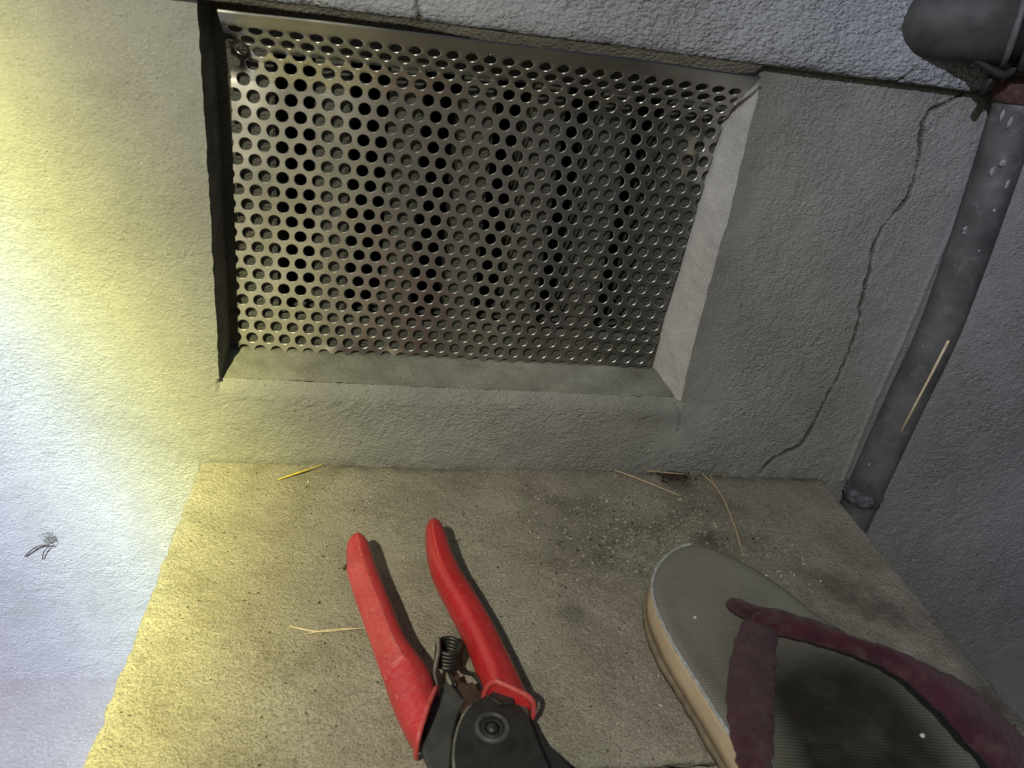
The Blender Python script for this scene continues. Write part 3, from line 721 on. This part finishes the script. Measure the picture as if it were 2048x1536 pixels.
# pivot bolt: raised washer ring with a recessed domed screw
bm = bmesh.new()
rg_ = []
for rad_, z in [(.0080, .0149), (.0078, .0158), (.0070, .0164), (.0060, .0163), (.0056, .0156), (.0056, .0148)]:
    rg_.append([pc+Vector((rad_*math.cos(2*math.pi*k/36), rad_*math.sin(2*math.pi*k/36), z-pc.z)) for k in range(36)])
loft_bm(bm, rg_, cap=False); link('pivot_washer', from_bm('pivot_washer', bm), MAT_GREYSTEEL, sh)
bm = bmesh.new(); rg_ = []
for rad_, z in [(.0052, .0148), (.0050, .0153), (.0038, .0154), (.0032, .0150), (.0026, .0150), (.0020, .0160), (.0010, .0164)]:
    rg_.append([pc+Vector((rad_*math.cos(2*math.pi*k/28), rad_*math.sin(2*math.pi*k/28), z-pc.z)) for k in range(28)])
loft_bm(bm, rg_); link('pivot_bolt', from_bm('pivot_bolt', bm), MAT_BLACK, sh)
plate('catch', [(906, 1352), (918, 1347), (922, 1362), (935, 1366), (945, 1362), (958, 1378), (975, 1400), (965, 1425), (925, 1430), (915, 1405), (928, 1395)], .0070, .0095, MAT_BROWN)
plate('inner_cam', [(975, 1392), (988, 1378), (1004, 1382), (1016, 1378), (1030, 1390), (1028, 1405), (1000, 1408)], .0130, .0165, MAT_SPRING)
# coil spring and its two legs
sc_ = at(898, 1300, 2, .012); SRAD = .0058; turns = 5.0; pts = []
for k in range(int(turns*26)+1):
    a = 2*math.pi*k/26; z = .0065+.0082*k/(turns*26); tilt = .0012*(z-.012)/.006
    pts.append(Vector((sc_.x+SRAD*math.cos(a)+tilt*.2, sc_.y+SRAD*math.sin(a)+.0025*(z-.012)/.006, z)))
low, top_ = pts[0], pts[-1]
tube('spring', pts, .00118, MAT_SPRING, sh, 8)
la = [Vector((sc_.x-SRAD, sc_.y+.002, .0185)), Vector((sc_.x-SRAD-.0002, sc_.y-.006, .0175))]+onz([(869, 1345)], .014)+onz([(874, 1378)], .012)
tube('spring_leg', catmull(la, 6), .0010, MAT_EDGE, sh, 8)
lb = [Vector((sc_.x+SRAD*.85, sc_.y-.003, .0062)), Vector((sc_.x+SRAD*1.1, sc_.y-.009, .0070))]+onz([(950, 1352)], .010)+onz([(972, 1392)], .012)+onz([(955, 1406)], .012)
tube('spring_leg', catmull(lb, 6), .0011, MAT_SPRING, sh, 8)
lc = [Vector((sc_.x-.0004, sc_.y-SRAD, .0058)), *onz([(903, 1352)], .008), *onz([(912, 1372)], .009)]
tube('spring_hook', catmull(lc, 5), .0012, MAT_SPRING, sh, 8)

# ------------------------------------------------------------------ flip flop
ff = empty('flip_flop', (.315, -.2, 0)); tag(ff, 'used grey flip flop with maroon fabric straps and cream foam sole', 'sandal')
OUT = [(.3050, -.1036), (.2965, -.1048), (.2895, -.1078), (.2815, -.1135), (.2755, -.1195), (.2700, -.1270), (.2655, -.1365), (.2628, -.1480), (.2622, -.1600), (.2634, -.1790), (.2668, -.1995), (.2705, -.2200), (.2735, -.2400), (.2765, -.2650),
       (.2810, -.2950), (.2880, -.3300), (.3000, -.3600), (.3200, -.3780), (.3420, -.3780), (.3600, -.3630), (.3690, -.3350), (.3820, -.3000), (.3880, -.2650), (.3885, -.2350), (.3835, -.2100), (.3745, -.1880), (.3630, -.1705), (.3540, -.1587),
       (.3447, -.1395), (.3339, -.1242), (.3260, -.1165), (.3187, -.1108), (.3120, -.1060)]
oc = catmull([Vector((x, y, 0)) for x, y in OUT]+[Vector((*OUT[0], 0))], 5)[:-1]
cen = Vector((.315, -.235, 0)); NO = len(oc)
def ztop(y): return .0222+.0022*np.clip((-.125-y)/.03, -1, 0)*-1*0 + .0025*np.clip((y+.145)/.045, 0, 1)**2 + .004*np.clip((-.26-y)/.1, 0, 1)
def oring(z, inset):
    """ring of the outline, moved inwards by inset; z is a number or 'top' with an offset"""
    out = []
    for i, p in enumerate(oc):
        a = oc[i-1]; b = oc[(i+1) % NO]; tn = (b-a).normalized(); nr = Vector((-tn.y, tn.x, 0))
        if nr.dot(cen-p) < 0: nr = -nr
        q = p+nr*inset; zz = z if not isinstance(z, tuple) else ztop(p.y)+z[1]
        out.append(Vector((q.x, q.y, zz)))
    return out
jit = [.0003*math.sin(i*.41)+.0003*math.sin(i*.23+1)+.0004*random.uniform(-1, 1) for i in range(NO)]
bm = bmesh.new(); base_r = oring(.0005, -.0008); loft_bm(bm, [[p+Vector((j, j*.5, 0)) for p, j in zip(base_r, jit)], [p+Vector((j*.8, 0, 0)) for p, j in zip(oring(.0045, -.0013), jit)], oring(.0052, -.0005), oring(.0053, .003)])
link('outsole', from_bm('outsole', bm), MAT_OUTSOLE, ff)
bm = bmesh.new(); loft_bm(bm, [oring(.0051, .002), oring(.0052, .0001), oring(.011, .0004), oring(('t', -.0045), .0002), oring(('t', -.0020), .0008), oring(('t', -.0024), .0045)], cap=False)
link('midsole', from_bm('midsole', bm), MAT_FOAM, ff)
# footbed: concentric rings, slightly dished, a soft cast shadow painted in besides wear
rings = []; wear_shade = []
K = 26
for k in range(K+1):
    s_ = k/K; f = 1-s_
    base = oring(('t', 0), .0015)
    row = []
    for p in base:
        q = cen+(p-cen)*max(f, .0004); q.z = 0
        edge_ = (p-cen).length*s_
        zz = ztop(q.y) - .0014*math.exp(-edge_/.0020) - .0012*min(1, edge_/.02)
        row.append(Vector((q.x, q.y, zz)))
    rings.append(row)
first = oring(('t', -.0022), .0006)
rings = [first]+rings
P = np.array([[p[:] for p in r]+[r[0][:]] for r in rings])
wx, wy = P[..., 0], P[..., 1]
wr = np.clip(1.25*np.exp(-(((wx-.334)/.042)**4+((wy+.240)/.056)**4)), 0, 1)*np.clip(.95+.25*fbm(wx, wy, .02, 1), 0, 1)  # soft shadow painted over the middle of the footbed
wr = np.maximum(wr, np.clip(np.exp(-(((wx-.33)/.03)**4+((wy+.34)/.05)**4)), 0, 1))
me = grid('footbed', P, attrs={'wear_shade': wr}, flip=False); link('footbed', me, MAT_FOOTBED, ff)
bm = bmesh.new(); ring_ = oring(('t', -.0014), .0007); ring_ = ring_[3:int(NO*.47)]
tube_bm(bm, ring_, [.00085+.0003*(i % 2) for i in range(len(ring_))], 8); link('piping', from_bm('piping', bm), MAT_PIPING, ff)
# straps: wide fabric bands leaving the toe post, arching over to the sole edges
def band(name, lpts, rpts, arch, th=.0030, nsec=9):
    Ls = catmull(lpts, 7); Rs = catmull(rpts, 7); rings = []
    for i, (L, R_) in enumerate(zip(Ls, Rs)):
        ed = (R_-L).normalized(); L = L+ed*random.uniform(-.0007, .0007); R_ = R_+ed*random.uniform(-.0007, .0007)
        up_ = []; dn = []
        for k in range(nsec):
            t_ = k/(nsec-1); p = L.lerp(R_, t_); a = arch*math.sin(math.pi*t_)
            wob = .0003*math.sin(i*.35+k*.9)+.00015*math.sin(i*1.1-k)
            up_.append(p+Vector((0, 0, a+wob))); dn.append(p+Vector((0, 0, a*.7-th+wob*.4)))
        rings.append(up_+dn[::-1])
    bm = bmesh.new(); loft_bm(bm, rings); o = link(name, from_bm(name, bm), MAT_STRAP, ff)
    md = o.modifiers.new('sub', 'SUBSURF'); md.levels = 1; md.render_levels = 1
    return o
zq = lambda x, y: (1200+x/2.415, 1036+y/2.415)
def zpts(lst): return [at(*zq(x, y), 2, z) for x, y, z in lst]
band('strap', zpts([(690, 478, .029), (655, 580, .032), (628, 690, .035), (612, 800, .037), (612, 900, .039), (630, 1030, .040), (655, 1130, .040), (690, 1230, .039)])+[Vector((.2700, -.280, .030)), Vector((.2735, -.300, .019))],
     zpts([(858, 545, .029), (857, 640, .033), (853, 740, .036), (850, 840, .039), (847, 940, .041), (846, 1040, .043), (847, 1130, .044), (852, 1230, .044)])+[Vector((.2865, -.289, .036)), Vector((.2850, -.310, .020))], .0030)
band('strap', zpts([(700, 432, .029), (800, 428, .031), (900, 448, .033), (1050, 495, .036), (1200, 555, .039), (1350, 610, .043), (1500, 668, .046), (1640, 725, .048), (1760, 790, .049), (1900, 910, .048), (2048, 1055, .044)])+[Vector((.3880, -.277, .032)), Vector((.3800, -.300, .019))],
     zpts([(740, 520, .027), (830, 545, .028), (900, 562, .030), (1050, 598, .033), (1200, 640, .036), (1350, 700, .040), (1490, 780, .043), (1590, 870, .045), (1700, 985, .045), (1790, 1090, .044), (1880, 1190, .042)])+[Vector((.3700, -.286, .031)), Vector((.3640, -.305, .019))], .0028)
post = [at(*zq(775, 500), 2, .0335), at(*zq(770, 490), 2, .027), at(*zq(768, 480), 2, .016)]
tube('toe_post', catmull(post, 4), [.0048]*4+[.0044]*5, MAT_STRAP, ff, 14)
kn = zpts([(618, 415, .0262), (660, 425, .0285), (710, 450, .030), (775, 470, .0315), (850, 480, .0315), (905, 490, .031)])
tube('strap_knot', catmull(kn, 5), [.0020, .0028, .0034, .0038, .0040]+[.0043]*16+[.0040, .0035, .0028, .0020, .0012], MAT_STRAP, ff, 14)

# ------------------------------------------------------------------ dry plant bits and crumbs
def needle(name, pts, r, mat, parent=None):
    p = catmull(pts, 6); n = len(p); return tube(name, p, [r*(.55+.45*math.sin(math.pi*min(1, .18+.8*i/(n-1)))) for i in range(n)], mat, parent, 7)
e = empty('pine_needles', at(1217, 936, 2, .001)); tag(e, 'pair of joined dry pine needles lying in the corner below the vent sill', 'pine needles', 'dry pine needles on the step')
needle('needle', [at(1217, 936, 2, .0020), at(1262, 952, 2, .0028), at(1312, 972, 2, .0022), at(1361, 992, 2, .0012)], .00070, MAT_NEEDLE, e)
needle('needle', [at(1217, 934, 2, .0024), at(1260, 937, 2, .0026), at(1310, 943, 2, .0026), at(1378, 949, 2, .0022)], .00062, MAT_NEEDLE, e)
e = empty('pine_needles', at(1405, 947, 2, .001)); tag(e, 'pair of long dry pine needles leading towards the tip of the flip flop', 'pine needles', 'dry pine needles on the step')
needle('needle', [at(1403, 946, 2, .0022), at(1426, 968, 2, .0020), at(1448, 1000, 2, .0026), at(1466, 1045, 2, .0030), at(1477, 1078, 2, .0026), at(1486, 1112, 2, .0016)], .00075, MAT_NEEDLE, e)
needle('needle', [at(1419, 948, 2, .0024), at(1432, 974, 2, .0030), at(1449, 1003, 2, .0034), at(1468, 1047, 2, .0034), at(1478, 1080, 2, .0030)], .00062, MAT_NEEDLE, e)
s1, s2 = at(1897, 681, 1, -.030), at(1802, 863, 1, -.029)
tag(tube('straw_stalk', [s1, s1.lerp(s2, .33)+Vector((.0002, 0, 0)), s1.lerp(s2, .66), s2], .00085, MAT_STRAW, seg=9), 'straight pale straw stalk leaning against the dark drain pipe', 'straw')
e = empty('dry_grass', at(680, 1258, 2, .001)); tag(e, 'thin pale dry grass strand on the step beside the left red handle', 'grass strand')
needle('strand', [at(578, 1252, 2, .0012), at(604, 1258, 2, .0020), at(640, 1263, 2, .0022), at(690, 1259, 2, .0026), at(738, 1255, 2, .0022)], .00038, MAT_STRAW, e)
needle('strand', [at(610, 1268, 2, .0014), at(632, 1264, 2, .0020), at(668, 1258, 2, .0020), at(705, 1257, 2, .0014)], .00030, MAT_STRAW, e)
lf = [at(556, 960, 2, .0012), at(580, 951, 2, .0020), at(610, 941, 2, .0030), at(645, 929, 2, .0030)]; lw = [.0003, .0013, .0012, .0002]
bm = bmesh.new(); cl = catmull(lf, 6); rr_ = []
for i, p in enumerate(cl):
    f = i/(len(cl)-1); wd = float(np.interp(f, [0, .3, .6, 1], lw)); rr_.append([p+Vector((.25*wd, wd, 0)), p+Vector((0, 0, .0007)), p-Vector((.25*wd, wd, 0)), p-Vector((0, 0, .0002))])
loft_bm(bm, rr_); tag(link('leaf_blade', from_bm('leaf_blade', bm), MAT_LEAF), 'narrow yellow leaf blade lying in the lit corner of the step', 'leaf')
e = empty('twig', at(85, 1095, 1, -.001)); tag(e, 'small dark forked twig stuck on the bright left wall', 'twig')
needle('stem', [at(49, 1113, 1, -.0016), at(66, 1098, 1, -.0030), at(82, 1091, 1, -.0032), at(108, 1092, 1, -.0016)], .00048, MAT_TWIG, e)
needle('stem', [at(84, 1119, 1, -.0016), at(88, 1104, 1, -.0026), at(98, 1093, 1, -.0026)], .00040, MAT_TWIG, e)
def clump(name, px, py, axis, val, rx, ry, rz, n, mat, seed, flat=None):
    r_ = random.Random(seed); c = at(px, py, axis, val); bm = bmesh.new()
    for k in range(n):
        q = [r_.gauss(0, .45) for _ in range(3)]
        pos = c+Vector((q[0]*rx, q[1]*ry, abs(q[2])*rz if axis == 2 else q[2]*rz)); s_ = r_.uniform(.0004, .0014)
        vs_ = bmesh.ops.create_icosphere(bm, subdivisions=1, radius=s_)['verts']
        for v_ in vs_: v_.co = Vector((v_.co.x*r_.uniform(.6, 1.3), v_.co.y*r_.uniform(.6, 1.3), v_.co.z*r_.uniform(.5, 1)))+pos
    return link(name, from_bm(name, bm, False), mat)
tag(clump('soil_clump', 1347, 950, 2, .0005, .013, .008, .0018, 330, MAT_DIRT, 1), 'dark crumbled soil heap in the corner by the pine needles', 'soil clump')
tag(clump('soil_clump', 627, 921, 2, .0012, .0055, .0025, .0035, 90, MAT_DIRT, 2), 'small brown soil lump above the yellow leaf blade', 'soil clump')
tag(clump('debris_clump', 694, 1134, 2, .0006, .0032, .0022, .001, 22, MAT_BROWN, 3), 'rusty brown crumbs beside the tip of the left red handle', 'debris')
wb = bmesh.new(); r_ = random.Random(5); wc = at(97, 1074, 1, -.0012)
for k in range(46):
    a = r_.uniform(0, 6.28); q = wc+Vector((r_.gauss(0, .0026), r_.uniform(-.0012, 0), r_.gauss(0, .0028))); d_ = Vector((math.cos(a), r_.uniform(-.2, .1), math.sin(a)))*r_.uniform(.001, .0035)
    tube_bm(wb, [q-d_, q+Vector((0, -.0006, .0004)), q+d_], .00012, 4)
tag(link('cobweb', from_bm('cobweb', wb), MAT_WEB), 'dusty grey scrap of cobweb above the twig on the left wall', 'cobweb')

def crumbs(name, spots, mat, seed, label):
    r_ = np.random.RandomState(seed); ico = bmesh.new(); bmesh.ops.create_icosphere(ico, subdivisions=1, radius=1)
    V0 = np.array([v.co[:] for v in ico.verts]); F0 = np.array([[v.index for v in f.verts] for f in ico.faces]); ico.free()
    allV = []; allF = []
    for i, (x, y, z, s_) in enumerate(spots):
        k = 1+.28*r_.randn(len(V0), 1); q = V0*k*np.array([1, r_.uniform(.6, 1), r_.uniform(.5, .85)])*s_
        a = r_.uniform(0, 6.28); q = np.stack([q[:, 0]*math.cos(a)-q[:, 1]*math.sin(a), q[:, 0]*math.sin(a)+q[:, 1]*math.cos(a), q[:, 2]], -1)
        allV.append(q+np.array([x, y, z+.35*s_])); allF.append(F0+i*len(V0))
    me = bpy.data.meshes.new(name); me.from_pydata(np.concatenate(allV).tolist(), [], np.concatenate(allF).tolist())
    o = link(name, me, mat); tag(o, label, kind='stuff'); return o
r_ = np.random.RandomState(11); spots = []; pale = []; dark = []
def scatter(lst, n, px, py, sx, sy, lo, hi):
    for _ in range(n):
        x, y = px+r_.randn()*sx, py+r_.randn()*sy
        p = at(x, y, 2, 0.0006)
        if p.x < .008 or p.x > .442 or p.y > -.002 or p.y < -.226: continue
        lst.append((p.x, p.y, .0004, lo+(hi-lo)*r_.rand()**3))
scatter(spots, 2600, 1310, 1080, 130, 52, .0002, .0012)
scatter(spots, 900, 1150, 1010, 220, 45, .0002, .0009)
scatter(spots, 260, 1000, 1010, 170, 45, .0002, .0008)
scatter(spots, 220, 1570, 1115, 60, 40, .0002, .0009)
scatter(spots, 160, 1300, 1320, 50, 90, .0002, .0009)
scatter(spots, 260, 1000, 1250, 320, 140, .0002, .0007)
scatter(spots, 160, 600, 1100, 130, 120, .0002, .0006)
scatter(pale, 110, 1300, 1080, 140, 55, .0002, .0007)
scatter(pale, 14, 1330, 1400, 50, 70, .0003, .0007)
scatter(pale, 14, 1590, 1140, 40, 25, .0004, .0010)
scatter(pale, 20, 800, 1050, 160, 80, .0003, .0007)
scatter(dark, 320, 1310, 1075, 160, 60, .0002, .0009)
scatter(dark, 130, 620, 1180, 170, 160, .0002, .0007)
for px, py, s_ in [(1060, 1066, .0009), (1076, 1077, .0010), (1213, 1004, .0009), (1076, 1000, .0007), (1325, 1350, .0007), (616, 965, .0010), (742, 996, .0009), (1234, 1448, .0007), (1321, 1413, .0008)]:
    p = at(px, py, 2, 0); pale.append((p.x, p.y, .0004, s_))
crumbs('sand_grains', spots, MAT_GRIT, 1, 'brown grey sand grains strewn over the step')
crumbs('pale_grit', pale, MAT_PEBBLE, 2, 'pale bits of grit strewn over the step')
crumbs('soil_crumbs', dark, MAT_DIRT, 3, 'dark soil crumbs strewn over the step')
def pebble(px, py, z, s_, label):
    bm = bmesh.new(); bmesh.ops.create_icosphere(bm, subdivisions=3, radius=s_); p = at(px, py, 2, z+s_*.8)
    for v_ in bm.verts: v_.co = Vector((v_.co.x*(1+.12*math.sin(v_.co.y*3/s_)), v_.co.y*.9, v_.co.z*.85))+p
    tag(link('pebble', from_bm('pebble', bm), MAT_PEBBLE), label, 'pebble')
pebble(1845, 1471, .0215, .0012, 'tiny white pebble lying on the shade-painted footbed')
pebble(1390, 1235, .0215, .0009, 'tiny pale grain on the grey front of the footbed')
bd = bmesh.new(); bmesh.ops.create_icosphere(bd, subdivisions=3, radius=.0012); bp0 = at(818, 93, 1, .0075)
for v_ in bd.verts: v_.co = v_.co+bp0
tag(link('bead', from_bm('bead', bd), MAT_PEBBLE), 'tiny white bead caught in a hole of the top row of the metal sheet', 'bead')
